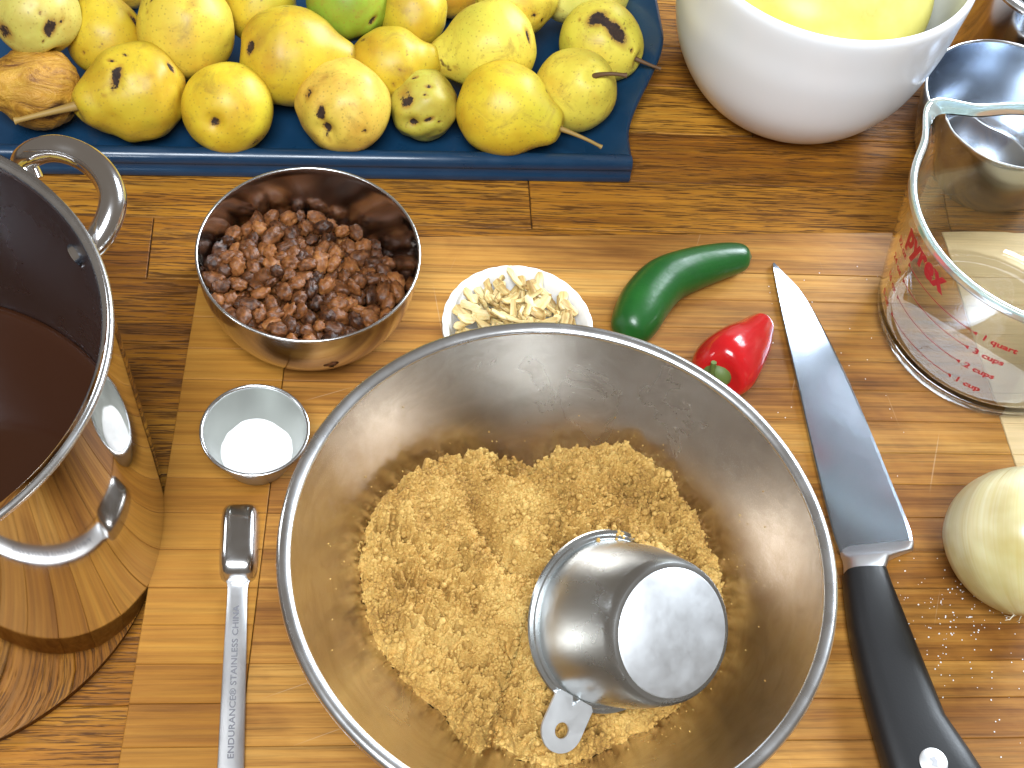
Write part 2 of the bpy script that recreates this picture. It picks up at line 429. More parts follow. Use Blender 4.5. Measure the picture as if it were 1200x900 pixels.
lathe('rim', catmull(rim + rim[:1], 3)[:-1], M['rim_steel'], bowl, 200, closed=True, sharp=80)

# ------------------------------------------------------------------ brown sugar
def on_bowl(px, py):
    z = ZB + .03
    for _ in range(30):
        p = at(px, py, z); z = .5 * z + .5 * (ZB + bowl_z((Vector((p.x, p.y)) - BIG.xy).length))
    return p
outl = [(419, 668), (428, 622), (455, 580), (492, 546), (540, 536), (590, 541), (622, 552), (655, 533), (700, 527), (748, 534), (786, 556), (800, 588), (824, 618), (836, 655), (845, 710), (838, 770), (812, 812),
        (785, 838), (745, 860), (705, 882), (650, 900), (610, 892), (578, 868), (562, 884), (520, 838), (470, 800), (436, 745), (424, 700)]
pts = [on_bowl(*p) for p in outl]
SCEN = on_bowl(625, 700); SCEN = Vector((SCEN.x, SCEN.y, ZB))
th = np.array([math.atan2(p.y - SCEN.y, p.x - SCEN.x) for p in pts]); rd = np.array([math.hypot(p.x - SCEN.x, p.y - SCEN.y) for p in pts])
o_ = np.argsort(th); th, rd = th[o_], rd[o_]
th = np.concatenate([th - 2 * PI, th, th + 2 * PI]); rd = np.tile(rd, 3)
def S2(px, py, z=ZB + .055):
    p = at(px, py, z); return np.array([p.x - SCEN.x, p.y - SCEN.y])
valley = [S2(566, 598), S2(578, 632), S2(600, 656), S2(622, 668)]
facet = [S2(500, 810), S2(560, 868)]
def seg_d(p, a, b):
    d = b - a; t = max(0, min(1, ((p - a) @ d) / (d @ d))); return np.linalg.norm(p - a - d * t)
NR, NA = 250, 860; V = []; F = []
NF = noise.fractal
for i in range(NR + 1):
    u = i / NR
    for k in range(NA):
        a = 2 * PI * k / NA - PI
        R = np.interp(a, th, rd)
        R *= 1 + .025 * noise.noise((math.cos(a) * 4, math.sin(a) * 4, 1.5)) + .02 * noise.noise((math.cos(a) * 17, math.sin(a) * 17, 3.1)) + .012 * noise.noise((math.cos(a) * 50, math.sin(a) * 50, 7))
        x, y = R * u * math.cos(a), R * u * math.sin(a)
        bz = bowl_z(math.hypot(x + SCEN.x - BIG.x, y + SCEN.y - BIG.y))
        env = min(1.0, (1 - u) / .045) ** .6
        H = .050 * (1 - u ** 2.2) ** .8 + .004
        p = np.array([x, y])
        dv = min(seg_d(p, valley[j], valley[j + 1]) for j in range(3))
        H += .010 * math.exp(-((p - S2(690, 600)) @ (p - S2(690, 600))) / .0004) + .006 * math.exp(-(seg_d(p, S2(470, 590), S2(560, 560)) / .016) ** 2)
        H -= .013 * math.exp(-(dv / .0055) ** 2)
        q = (x * 40, y * 40, 2)
        lump = NF(q, 1.0, 2.0, 3) * .006
        cl = noise.noise((x * 150, y * 150, 0)); cl2 = noise.noise((x * 320, y * 320, 5)); g3 = noise.noise((x * 800, y * 800, 9))
        smooth = max(0.0, min(1.0, noise.noise((x * 28 + 3, y * 28, 11)) * 2.2 + .25))   # packed patches stay smoother
        rough = 1.15 - .75 * smooth
        fine = rough * (.0070 * (.35 - abs(cl) * 1.9) + .0046 * cl2) + .0013 * g3
        z = bz + (H + lump) * env * env + fine * min(1, env * 2.2)
        V.append((x + .0012 * g3, y + .0012 * cl2, max(bz - .0005, z)))
for i in range(NR):
    for k in range(NA):
        k2 = (k + 1) % NA; F.append((i * NA + k, i * NA + k2, (i + 1) * NA + k2, (i + 1) * NA + k))
# loose crumbs at the foot and on the heap
ico_v = [(0, 0, 1), (.89, 0, .45), (.28, .85, .45), (-.72, .53, .45), (-.72, -.53, .45), (.28, -.85, .45), (.72, .53, -.45), (-.28, .85, -.45), (-.89, 0, -.45), (-.28, -.85, -.45), (.72, -.53, -.45), (0, 0, -1)]
ico_f = [(0, 1, 2), (0, 2, 3), (0, 3, 4), (0, 4, 5), (0, 5, 1), (1, 6, 2), (2, 7, 3), (3, 8, 4), (4, 9, 5), (5, 10, 1), (6, 7, 2), (7, 8, 3), (8, 9, 4), (9, 10, 5), (10, 6, 1), (11, 7, 6), (11, 8, 7), (11, 9, 8), (11, 10, 9), (11, 6, 10)]
heapV = np.array(V); rr = random.Random(5)
def crumb(p, s):
    b = len(V)
    for q in ico_v: V.append((p[0] + q[0] * s * rr.uniform(.7, 1.3), p[1] + q[1] * s * rr.uniform(.7, 1.3), p[2] + q[2] * s * rr.uniform(.7, 1.2)))
    F.extend([(a + b, c + b, d + b) for a, c, d in ico_f])
for _ in range(5200):
    i = min(NR, int(NR * (rr.random() ** .55))); k = rr.randrange(NA); p = heapV[i * NA + k]
    crumb(p, min(.0022, .0005 + rr.expovariate(1 / .0004)))
for _ in range(150):
    a = rr.uniform(-PI, PI); R = np.interp(a, th, rd) * (1.0 + abs(rr.gauss(0, .10))); x, y = R * math.cos(a), R * math.sin(a)
    d = math.hypot(x + SCEN.x - BIG.x, y + SCEN.y - BIG.y)
    if d < BR - .008: crumb((x, y, bowl_z(d) + .0004), rr.uniform(.00015, .0005))
rc = at(712, 728, ZB + .060); VW = (CAM - rc).normalized()
imx = (EX - VW * EX.dot(VW)).normalized(); imy = (EY - VW * EY.dot(VW)).normalized()
axis = (VW * math.cos(math.radians(33)) + (imx * .985 - imy * .17).normalized() * math.sin(math.radians(33))).normalized()
hd = (imx * -.50 - imy * .86); hx = (hd - axis * hd.dot(axis)).normalized(); hy = axis.cross(hx)
for _ in range(800):
    a = rr.gauss(2.5, .45); q = .0405 + rr.gauss(.0008, .0028); p = rc + (hx * math.cos(a) + hy * math.sin(a)) * q + axis * abs(rr.gauss(.001, .0016)) - SCEN
    crumb(p, min(.0030, .0006 + rr.expovariate(1 / .0007)))
sug = mesh_obj('brown_sugar', V, F, M['sugar'])
sug.location = SCEN; tag(sug, 'crumbly heap of light brown sugar in the large steel bowl', 'brown sugar', None, 'stuff')

# ------------------------------------------------------------------ measuring cup tipped into the sugar
cup = empty('measuring_cup', rc); cup.matrix_world = Matrix(((hx.x, hy.x, axis.x, rc.x), (hx.y, hy.y, axis.y, rc.y), (hx.z, hy.z, axis.z, rc.z), (0, 0, 0, 1)))
tag(cup, 'steel measuring cup tipped upside down in the brown sugar', 'measuring cup')
CR, CB, CH = .0405, .0322, .054
out = [(0, CH), (CB - .003, CH), (CB - .0012, CH - .0005), (CB, CH - .002), (CB + .0013, CH - .0060), (CB + .0034, CH - .016), (CB + .0056, CH - .028), (CR - .0020, .013), (CR - .0015, .003), (CR - .001, .0012)]
prof = out + [(CR - .0022, .0012), (CR - .0036, .013), (CB + .0044, CH - .028), (CB - .001, CH - .004), (0, CH - .0015)]
lathe('body', prof, M['cup_steel'], cup, 128, sharp=35)
lathe('rim', [(CR - .002, -.0008), (CR + .0028, -.0008), (CR + .0034, .0), (CR + .0030, .0011), (CR + .0012, .0013), (CR + .0006, .0020), (CR - .0008, .0022), (CR - .002, .0012)], M['cup_steel'], cup, 128, closed=True, sharp=40)
lathe('base_disc', [(0, CH + .0006), (CB - .0040, CH + .0006), (CB - .0033, CH + .0002), (CB - .0031, CH - .0008)], M['disc_steel'], cup, 96, sharp=40)
# pierced tab: rounded tongue with a round hole
def tab(parent, L, W, hole, off, t, z, mat, name):
    n = 48; outer = []; inner = []
    for k in range(n):
        a = 2 * PI * k / n; c, s = math.cos(a), math.sin(a)
        inner.append((off + hole * c, hole * s))
        dx, dy = c, s; lim = 1e9
        if dx > 0:  # round end, centre at (L - W/2)
            pass
        cx = L - W / 2; ox = off - cx
        # distance from hole centre to a stadium-shaped outline
        if abs(dy) > 1e-9:
            lim = (W / 2) / abs(dy)
        x = off + dx * lim
        if x > cx or abs(dy) < 1e-9:
            b = ox * dx; disc = b * b - (ox * ox - (W / 2) ** 2); lim = -b + math.sqrt(max(0, disc))
        x = off + dx * lim
        if x < 0: lim = off / -dx
        outer.append((off + dx * lim, dy * lim * 1.0))
    V = []; 
    for zz, e in ((z, .0), (z + t, .0)):
        V += [(x, y, zz) for x, y in outer]; V += [(x, y, zz) for x, y in inner]
    V = [(x + CR - .001, y, zz) for x, y, zz in V]; F = []
    for k in range(n):
        j = (k + 1) % n
        F += [(k, n + k, n + j, j), (2 * n + k, 2 * n + j, 3 * n + j, 3 * n + k), (k, j, 2 * n + j, 2 * n + k), (n + k, 3 * n + k, 3 * n + j, n + j)]
    return mesh_obj(name, V, F, mat, parent, sharp=30)
tab(cup, .027, .0225, .0038, .0165, .0012, .0013, M['disc_steel'], 'handle_tab')
wl = tube('weld', [(CR - .004, -.006, .0022), (CR - .0034, -.003, .0028), (CR - .0034, .003, .0028), (CR - .004, .006, .0022)], .0011, M['cup_steel'], cup, 8)

# ------------------------------------------------------------------ raisin bowl and raisins
RBH = .056; RC = Vector((-.1992 * (CAM_H - ZB - RBH), .7814 * (CAM_H - ZB - RBH), ZB)); RR = .0976 * (CAM_H - ZB - RBH)
rb = empty('raisin_bowl', RC); tag(rb, 'small steel bowl filled with raisins beside the blue tray', 'bowl')
def rb_r(t): return .026 + (RR - .026) * math.sin(t * PI / 2) ** .75
def rb_z(t): return .001 + (RBH - .001) * (1 - math.cos(t * PI / 2 * .98)) ** .95
pin = [(0, .0012), (.02, .0012)] + [(rb_r(k / 20), rb_z(k / 20) + .0004) for k in range(0, 21)]
pout = [(0, 0), (.02, 0)] + [(rb_r(k / 20) + .0007, max(0, rb_z(k / 20) - .0004)) for k in range(0, 21)]
lathe('body', pout + [(RR + .0009, RBH + .0004), (RR + .0003, RBH + .0009)] + pin[::-1], M['small_steel'], rb, 128, sharp=50)
lathe('rim', [(RR - .0004, RBH - .0002), (RR - .0002, RBH + .0009), (RR + .0006, RBH + .0012), (RR + .0013, RBH + .0006), (RR + .0012, RBH - .0006), (RR + .0004, RBH - .0008)], M['rim_steel'], rb, 128, closed=True, sharp=80)
def ico(sub):
    bm = bmesh.new(); bmesh.ops.create_icosphere(bm, subdivisions=sub, radius=1); v = [x.co.copy() for x in bm.verts]; f = [tuple(y.index for y in x.verts) for x in bm.faces]; bm.free(); return v, f
IV, IF = ico(3)
raisin_me = []
for k in range(9):
    rr = random.Random(100 + k); off = Vector((k * 7.3, k * 3.1, 1)); vv = []
    L, W, T = rr.uniform(.0058, .0076), rr.uniform(.0042, .0054), rr.uniform(.0032, .0043)
    for p in IV:
        q = p * 1.0
        wr = abs(noise.noise(Vector((p.x * 1.3, p.y * 2.4, p.z * 2.4)) + off)) * .8 + abs(noise.noise(p * 3.6 + off)) * .4
        s = 1.08 - .75 * wr + .12 * noise.noise(p * 1.3 + off)
        vv.append((p.x * L * s, p.y * W * s, p.z * T * s))
    me = bpy.data.meshes.new('raisin'); me.from_pydata(vv, [], IF); me.shade_smooth(); me.materials.append(M['raisin']); raisin_me.append(me)
rr = random.Random(21); placed = []
def r_top(x, y):   # height of the raisin pile above the board, inside the bowl
    return .0300 - .12 * (x - y * .2) - .14 * y + .007 * noise.noise((x * 60, y * 60, 4)) + .006 * math.exp(-((x + .012) ** 2 + y * y) / .0006)
def inside_r(z):
    best = .02
    for k in range(41):
        if rb_z(k / 40) < z: best = rb_r(k / 40)
    return best
cnt = 0
for layer, mind, target in ((1, .0078, 120), (0, .0068, 200)):
    tries = 0; done = 0
    while tries < 9000 and done < target:
        tries += 1
        a = rr.uniform(-PI, PI); d = .056 * math.sqrt(rr.random()); x, y = d * math.cos(a), d * math.sin(a)
        z = r_top(x, y) - layer * .0065 + rr.uniform(-.0016, .0016)
        if z < .006 or d > inside_r(z) - .0052: continue
        p = Vector((x, y, z))
        if any((p - q).length < mind for q in placed): continue
        placed.append(p); done += 1; cnt += 1
        o = bpy.data.objects.new('raisin', raisin_me[rr.randrange(9)]); COL.objects.link(o)
        o.location = RC + p; o.rotation_euler = (rr.gauss(0, .5), rr.gauss(0, .5), rr.uniform(0, 6.28)); s = rr.uniform(.85, 1.18); o.scale = (s, s, s)
        tag(o, 'wrinkled brown raisin in the small steel bowl', 'raisin', 'raisins in the small steel bowl')
# joined under-fill so the pile has no hollow
V = []; F = []
for _ in range(260):
    a = rr.uniform(-PI, PI); d = .05 * math.sqrt(rr.random()); x, y = d * math.cos(a), d * math.sin(a); z = r_top(x, y) - rr.uniform(.011, .017)
    if z < .004 or d > inside_r(z) - .006: continue
    b = len(V); th_ = rr.uniform(0, 6.28); c, s = math.cos(th_), math.sin(th_)
    for q in IV[:42] if False else ico_v:
        X, Y, Z = q[0] * .006, q[1] * .0045, q[2] * .004; V.append((x + X * c - Y * s, y + X * s + Y * c, z + Z))
    F += [(i + b, j + b, k + b) for i, j, k in ico_f]
uf = mesh_obj('raisin_pile', V, F, M['raisin']); uf.location = RC; tag(uf, 'lower raisins heaped under the visible ones in the small steel bowl', 'raisins', None, 'stuff')

# ------------------------------------------------------------------ ginger bowl
GH = .034; GC = at(607, 382, ZB + GH); GR = .0425
gb = empty('ramekin', (GC.x, GC.y, ZB)); tag(gb, 'small white scalloped porcelain dish of chopped ginger behind the big bowl', 'dish')
def scallop(prof, seg, amp):
    v, f = lathe_data(prof, seg); o = []
    for x, y, z in v:
        r = math.hypot(x, y); a = math.atan2(y, x); k = 1 + amp * abs(math.sin(a * 14)) * min(1, max(0, z / GH)) * (1 if r > .03 else 0); o.append((x * k, y * k, z))
    return o, f
v, f = scallop([(0, 0), (.028, 0), (.031, .002), (.036, .016), (GR - .001, GH - .003), (GR + .0005, GH - .001), (GR + .0002, GH + .0008), (GR - .001, GH + .0012), (GR - .0028, GH), (GR - .0045, GH - .006), (.032, .012), (.027, .005), (0, .004)], 224, .009)
mesh_obj('body', v, f, M['porcelain'], gb, sharp=60)
rr = random.Random(8); placed = []
def ginger_mesh(k):
    r2 = random.Random(300 + k); L, W, T = r2.uniform(.011, .019), r2.uniform(.0040, .0078), r2.uniform(.0014, .0024); n = 9
    curl = r2.uniform(-60, 130); tw = r2.uniform(-1.2, 1.2); V, F = [], []
    for i in range(n):
        s = (i / (n - 1) - .5) * L; c = curl
        x = math.sin(s * c) / c if abs(c) > 5 else s; z = (1 - math.cos(s * c)) / c if abs(c) > 5 else 0
        a = tw * s / L; wv = W * (.75 + .35 * noise.noise((i * .6, k * 3.3, 0)) + (-.25 if i in (0, n - 1) else 0)); tv = T * (1 + .35 * noise.noise((i * .8, k * 1.7, 4)))
        for dy, dz in ((-.5, -.32), (-.36, -.5), (.36, -.5), (.5, -.3), (.48, .32), (.28, .5), (-.3, .42), (-.5, .26)):
            yy, zz = dy * wv, dz * tv; V.append((x, yy * math.cos(a) - zz * math.sin(a), z + yy * math.sin(a) + zz * math.cos(a)))
    for i in range(n - 1):
        for j in range(8): F.append((i * 8 + j, i * 8 + (j + 1) % 8, i * 8 + 8 + (j + 1) % 8, i * 8 + 8 + j))
    F.append(tuple(range(8))[::-1]); F.append(tuple(range(8 * n - 8, 8 * n)))
    me = bpy.data.meshes.new('ginger_piece'); me.from_pydata(V, [], F); me.shade_smooth(); me.set_sharp_from_angle(angle=1.0); me.materials.append(M['ginger']); return me
gm = [ginger_mesh(k) for k in range(10)]
tries = 0
while len(placed) < 165 and tries < 6000:
    tries += 1; a = rr.uniform(-PI, PI); d = .034 * math.sqrt(rr.random()); x, y = d * math.cos(a), d * math.sin(a)
    z = .0325 + .0075 * math.exp(-d * d / .0005) - rr.choice((0, .004, .008)); p = Vector((x, y, z))
    if any((p - q).length < .0041 for q in placed): continue
    placed.append(p); o = bpy.data.objects.new('ginger_piece', gm[rr.randrange(10)]); COL.objects.link(o); o.location = Vector((GC.x, GC.y, ZB)) + p
    yaw = (PI / 2 + rr.gauss(.2, .5)) if y > .008 else rr.gauss(.2, .7)
    o.rotation_euler = (rr.gauss(0, .45), rr.gauss(0, .35), yaw)
    tag(o, 'pale chopped ginger piece in the small white dish', 'ginger piece', 'chopped ginger in the white dish')

# ------------------------------------------------------------------ small cup of salt
SH = .031; SCc = Vector((-.1991 * (CAM_H - ZB - SH), .5906 * (CAM_H - ZB - SH), ZB)); SR = .0443 * (CAM_H - ZB - SH)
sc = empty('salt_cup', SCc); tag(sc, 'small round steel cup half full of white salt beside the raisin bowl', 'measuring cup')
lathe('body', [(0, 0), (.0155, 0), (.0175, .002), (.0220, .014), (SR - .0012, SH - .003), (SR - .0006, SH), (SR - .0016, SH), (SR - .0022, SH - .003), (.0211, .014), (.0166, .003), (.015, .0012), (0, .0012)], M['salt_steel'], sc, 96, sharp=50)
lathe('rim', [(SR - .0018, SH - .0008), (SR - .0016, SH + .0006), (SR - .0004, SH + .0008), (SR + .0002, SH - .0001), (SR - .0003, SH - .0009)], M['rim_steel'], sc, 96, closed=True, sharp=80)
V, F = lathe_data([(0, .0100)] + [(.0197 * k / 14, .0097 + .0010 * (k == 14) - .0004 * (k / 14)) for k in range(1, 15)], 72)
V = [(x, y, z + .0006 * noise.noise((x * 220, y * 220, 3)) + .0016 * noise.noise((x * 70, y * 70, 8))) for x, y, z in V]
so = mesh_obj('salt', V, F, M['salt']); so.location = SCc; tag(so, 'white salt lying in the small steel cup', 'salt', None, 'stuff')

# ------------------------------------------------------------------ measuring spoon, turned over
pa, pb = at(280, 632, ZB + .006), at(270, 905, ZB + .004)
d = (pb - pa); d.z = 0; d.normalize(); spz = math.atan2(d.y, d.x)
sp = empty('measuring_spoon', (pa.x, pa.y, ZB), spz); tag(sp, 'narrow steel measuring spoon turned face down, long handle towards the viewer', 'measuring spoon')
V, F = [], []; nx, ny = 40, 26; SL, SW, SD = .0445, .0205, .0115
for side in (1, 0):
    for i in range(nx + 1):
        for j in range(ny + 1):
            u, vv = i / nx * 2 - 1, j / ny * 2 - 1
            k = (abs(u) ** 5 + abs(vv) ** 5) ** .2; m_ = max(abs(u), abs(vv)); s = (m_ / k) if k > 0 else 1
            X, Y = u * s * SL / 2, vv * s * SW / 2
            h = (max(0.0, 1 - m_ ** 5)) ** .45
            V.append((X - .0, Y, (SD * h if side else max(0, SD * h - .0008))))
n1 = (nx + 1) * (ny + 1)
for s in (0, 1):
    for i in range(nx):
        for j in range(ny):
            q = [s * n1 + i * (ny + 1) + j, s * n1 + (i + 1) * (ny + 1) + j, s * n1 + (i + 1) * (ny + 1) + j + 1, s * n1 + i * (ny + 1) + j + 1]; F.append(tuple(q if s == 0 else q[::-1]))
mesh_obj('scoop', V, F, M['spoon'], sp, sharp=60)
V, F = [], []; hs = [.0205, .0235, .028, .05, .09, .13, .16]; hw = [.0066, .0054, .0050, .0054, .0060, .0064, .0066]; hz = [.0008, .0022, .0034, .0036, .0034, .0030, .0026]
for X, W, Z in zip(hs, hw, hz):
    for yy, zz in ((-W, Z - .0007), (-W + .0004, Z - .0012), (W - .0004, Z - .0012), (W, Z - .0007), (W, Z), (W - .0006, Z + .0005), (-W + .0006, Z + .0005), (-W, Z)): V.append((X, yy, zz))
for i in range(len(hs) - 1):
    for j in range(8): F.append((i * 8 + j, i * 8 + (j + 1) % 8, i * 8 + 8 + (j + 1) % 8, i * 8 + 8 + j))
F.append(tuple(range(8))[::-1]); F.append(tuple(range(8 * len(hs) - 8, 8 * len(hs))))
hnd = mesh_obj('handle', V, F, M['satin'], sp, sharp=40)
def text_geo(body, size, offset=0.0, space=1.0, align='LEFT'):
    cu = bpy.data.curves.new('letters', 'FONT'); cu.body = body; cu.size = size; cu.offset = offset; cu.space_character = space; cu.align_x = align; cu.resolution_u = 3
    t = bpy.data.objects.new('letters', cu); COL.objects.link(t); bpy.context.view_layer.update()
    me = bpy.data.meshes.new_from_object(t.evaluated_get(bpy.context.evaluated_depsgraph_get()))
    V = [v.co.copy() for v in me.vertices]; F = [tuple(p.vertices) for p in me.polygons]
    bpy.data.objects.remove(t); bpy.data.meshes.remove(me); bpy.data.curves.remove(cu); return V, F
V, F = text_geo('ENDURANCE® STAINLESS CHINA', .0042, .00008, 1.02)
xs = [v.x for v in V]; kx = .080 / (max(xs) - min(xs))
V = [(.117 - v.x * kx, .0012 - (v.y), .0042 + (-.0006 * ((.117 - v.x * kx) - .05) / .08)) for v in V]
mesh_obj('lettering', V, F, M['engrave'], sp, smooth=False)

# ------------------------------------------------------------------ knife
kn0 = at(1010, 660, ZB + .006); tipp = at(907, 310, ZB + .002)
dk = (tipp - kn0); dk.z = 0; KA = math.atan2(dk.y, dk.x)
kn = empty('chef_knife', (kn0.x, kn0.y, ZB), KA); tag(kn, 'chef knife with broad steel blade and black handle lying on the board', 'knife')
KI = Matrix.Rotation(-KA, 2)
def K(px, py, z):
    p = at(px, py, ZB + z); return KI @ Vector((p.x - kn0.x, p.y - kn0.y))
spine = [K(*p, .0034) for p in ((984, 648), (975, 622), (955, 542), (935, 452), (917, 372), (909, 330), (905.5, 309))]
edge = [K(*p, .0014) for p in ((1070, 640), (1066, 618), (1045, 566), (1020, 505), (990, 436), (960, 376), (938, 340), (907, 308))]
def resamp(pl, n):
    pl = [np.array((p.x, p.y)) for p in pl]; c = catmull(pl, 12); s = np.concatenate([[0], np.cumsum([np.linalg.norm(c[i + 1] - c[i]) for i in range(len(c) - 1)])]); c = np.array(c)
    t = np.linspace(0, s[-1], n); return np.stack([np.interp(t, s, c[:, 0]), np.interp(t, s, c[:, 1])], 1)
n = 60; A, B = resamp(spine, n), resamp(edge, n); V, F = [], []
for i in range(n):
    a, b = A[i], B[i]; tp = 1 - .55 * i / n
    for t, zt, zb in ((0, .0042, .0016), (.02, .0046, .0014), (.45, .0036, .0012), (.95, .00245, .0010), (1.0, .0016, .0012)):
        p = a + (b - a) * t; V.append((p[0], p[1], .0008 + (zt - .0008) * (.45 + .55 * tp)))
    for t, zt, zb in ((1.0, 0, .0011), (.86, 0, .0008), (.45, 0, .0007), (.02, 0, .0007), (0, 0, .0012)):
        p = a + (b - a) * t; V.append((p[0], p[1], zb))
for i in range(n - 1):
    for j in range(10): F.append((i * 10 + j, i * 10 + (j + 1) % 10, i * 10 + 10 + (j + 1) % 10, i * 10 + 10 + j))
F.append(tuple(range(10))[::-1]); F.append(tuple(range(10 * n - 10, 10 * n)))
mesh_obj('blade', V, F, M['blade'], kn, sharp=9)
def loft(name, secs, mat, parent, z0=.0, pw=3.2, seg=28, sharp=50):
    V, F = [], []
    for a, b, h, zc in secs:
        c = (a + b) / 2; hw = (b - a) / 2
        for k in range(seg):
            t = 2 * PI * k / seg; cc, ss = math.cos(t), math.sin(t)
            x = math.copysign(abs(cc) ** (2 / pw), cc); y = math.copysign(abs(ss) ** (2 / pw), ss)
            V.append((c.x + hw.x * x, c.y + hw.y * x, zc + h * y))
    ns = len(secs)
    for i in range(ns - 1):
        for k in range(seg):
            k2 = (k + 1) % seg; F.append((i * seg + k, i * seg + k2, (i + 1) * seg + k2, (i + 1) * seg + k))
    F.append(tuple(range(seg))[::-1]); F.append(tuple(range((ns - 1) * seg, ns * seg)))
    return mesh_obj(name, V, F, mat, parent, sharp=sharp)
loft('bolster', [(K(984, 641, .004), K(1071, 634, .003), .0016, .0028), (K(986, 651, .005), K(1070, 645, .004), .0034, .0042), (K(988, 656, .006), K(1052, 651, .006), .0056, .0064), (K(989, 662, .007), K(1040, 657, .007), .0074, .0082), (K(990, 674, .0085), K(1036, 671, .0085), .0084, .0092)], M['satin'], kn, sharp=70)
hz = .010
loft('handle', [(K(989, 672, hz), K(1037, 670, hz), .0088, .0096), (K(990, 690, hz), K(1043, 688, hz), .0092, .0098), (K(996, 740, hz), K(1061, 733, hz), .0096, .0100), (K(1008, 800, hz), K(1084, 790, hz), .0098, .0102), (K(1022, 852, hz), K(1105, 842, hz), .0098, .0102), (K(1036, 900, hz), K(1132, 880, hz), .0098, .0102), (K(1052, 946, hz), K(1162, 925, hz), .0096, .0100), (K(1070, 975, hz), K(1165, 960, hz), .0085, .0096)], M['handle'], kn, pw=3.4, sharp=75)
e = K(1094, 893, .020); v, f = lathe_data([(0, .0208), (.0062, .0207), (.0072, .0202), (.0074, .0190)], 40)
mesh_obj('emblem', [(x + e.x, y + e.y, z) for x, y, z in v], f, M['emblem'], kn, sharp=50)
bm = [(-.0035, -.0012), (.0, -.0024), (.0035, -.0012), (.0022, .0022), (.0, .0008), (-.0022, .0022)]
mesh_obj('emblem_mark', [(x * .8 + e.x, y * .8 + e.y, .0209) for x, y in bm] , [(0, 1, 2, 3, 4, 5)], M['emblem_dark'], kn, smooth=False)

# ------------------------------------------------------------------ peppers
def pepper_body(name, ctrl, radii, mat, parent, lobes, depth, n=10, seg=40, flat=1.0):
    path = [Vector(p) for p in catmull([tuple(c) for c in ctrl], n)]; rad = [float(x[0]) for x in catmull([(r,) for r in radii], n)]
    rad = [max(.0004, r) for r in rad]; V, F = tube_data(path, rad, seg, squash=(0, 0, 1)); N = len(path); out = []
    for i in range(N):
        for k in range(seg):
            p = Vector(V[i * seg + k]); a = 2 * PI * k / seg; t = i / N
            s = 1 + depth * math.cos(a * lobes + .6) * (1 - t * .6) + .03 * noise.noise(p * 45)
            out.append(path[i] + (p - path[i]) * s)
    return mesh_obj(name, out, F, mat, parent, sharp=80)
gz = .0115
g0 = at(800, 325, ZB); gp = empty('green_chilli', (g0.x, g0.y, ZB)); tag(gp, 'curved dark green chilli pepper lying on the board', 'chilli')
gctl = [at(x, y, ZB + z) - gp.location for x, y, z in ((734, 398, .0115), (738, 390, .0118), (745, 374, .0122), (757, 352, .0125), (778, 330, .0122), (806, 317, .0115), (836, 308, .0108), (860, 303, .0098), (873, 301, .0092), (880.5, 301, .009))]
pepper_body('body', gctl, [.004, .0112, .0144, .0154, .0150, .0136, .0120, .0101, .0072, .0008], M['green'], gp, 3, .02)
t0 = gctl[0]; tube('stem', [t0 + Vector((.002, .003, 0)), t0 + Vector((-.004, -.006, .001)), t0 + Vector((-.007, -.014, .004))], [.0028, .0018, .0020], M['stem_green'], gp, 10)
r0 = at(860, 420, ZB); rp = empty('red_chilli', (r0.x, r0.y, ZB)); tag(rp, 'short glossy red pepper tapering to a blunt tip, lying against the steel bowl', 'pepper')
rctl = [at(x, y, ZB + z) - rp.location for x, y, z in ((838, 441, .0225), (840, 437, .0220), (848, 429, .0205), (861, 416, .0180), (876, 401, .0152), (888, 386, .0132), (894, 378, .0120), (897, 373, .0115))]
pepper_body('body', rctl, [.003, .0150, .0192, .0182, .0144, .0100, .0068, .0008], M['red'], rp, 3, .075)
c0 = rctl[0]; axr = (rctl[0] - rctl[2]).normalized()
tube('calyx', [c0 + axr * -.003, c0 + axr * .001, c0 + axr * .003], [.0088, .0078, .0026], M['stem_green'], rp, 14)
tube('stem', [c0 + axr * .002, c0 + axr * .005 + Vector((-.001, .002, .005)), c0 + axr * .004 + Vector((-.002, .003, .013))], [.0019, .0014, .0017], M['stem_green'], rp, 8)

# ------------------------------------------------------------------ onion
oc = at(1203, 636, ZB + .040); on = empty('onion', (oc.x, oc.y, ZB)); tag(on, 'whole pale yellow onion on the board below the glass jug', 'onion')
OR_ = .0425
prof = [(0, -.90), (.10, -.895), (.3, -.86), (.62, -.68), (.88, -.36), (1.0, .02), (.94, .38), (.76, .66), (.48, .85), (.22, .93), (.10, .955), (.05, .97), (.0, .972)]
V, F = lathe_data([(max(0, r), z) for r, z in catmull(prof, 5)], 80)
V = [Vector((x, y, z)) * OR_ * (1 + .018 * noise.noise((x * 1.4, y * 1.4, z * 1.4)) + .006 * math.sin(11 * math.atan2(y, x)) * min(1, math.hypot(x, y))) for x, y, z in V]
Rm = Matrix.Rotation(math.radians(28), 3, 'X') @ Matrix.Rotation(math.radians(-12), 3, 'Y')
ob = mesh_obj('skin', V, F, M['onion'], on, sharp=80); ob.location = (0, 0, .0395); ob.rotation_euler = (math.radians(-66), 0, .12)
rr = random.Random(4)
for k in range(9):
    a = rr.uniform(0, 6.28); b = Vector((math.cos(a) * .006, math.sin(a) * .006, -.0376)); e = b + Vector((math.cos(a) * rr.uniform(.004, .011), math.sin(a) * rr.uniform(.004, .011), -.002 + rr.uniform(-.002, .002)))
    tube('root', [b, (b + e) / 2 + Vector((0, 0, -.0012)), e], [.00035, .00028, .00015], M['root'], ob, 5)

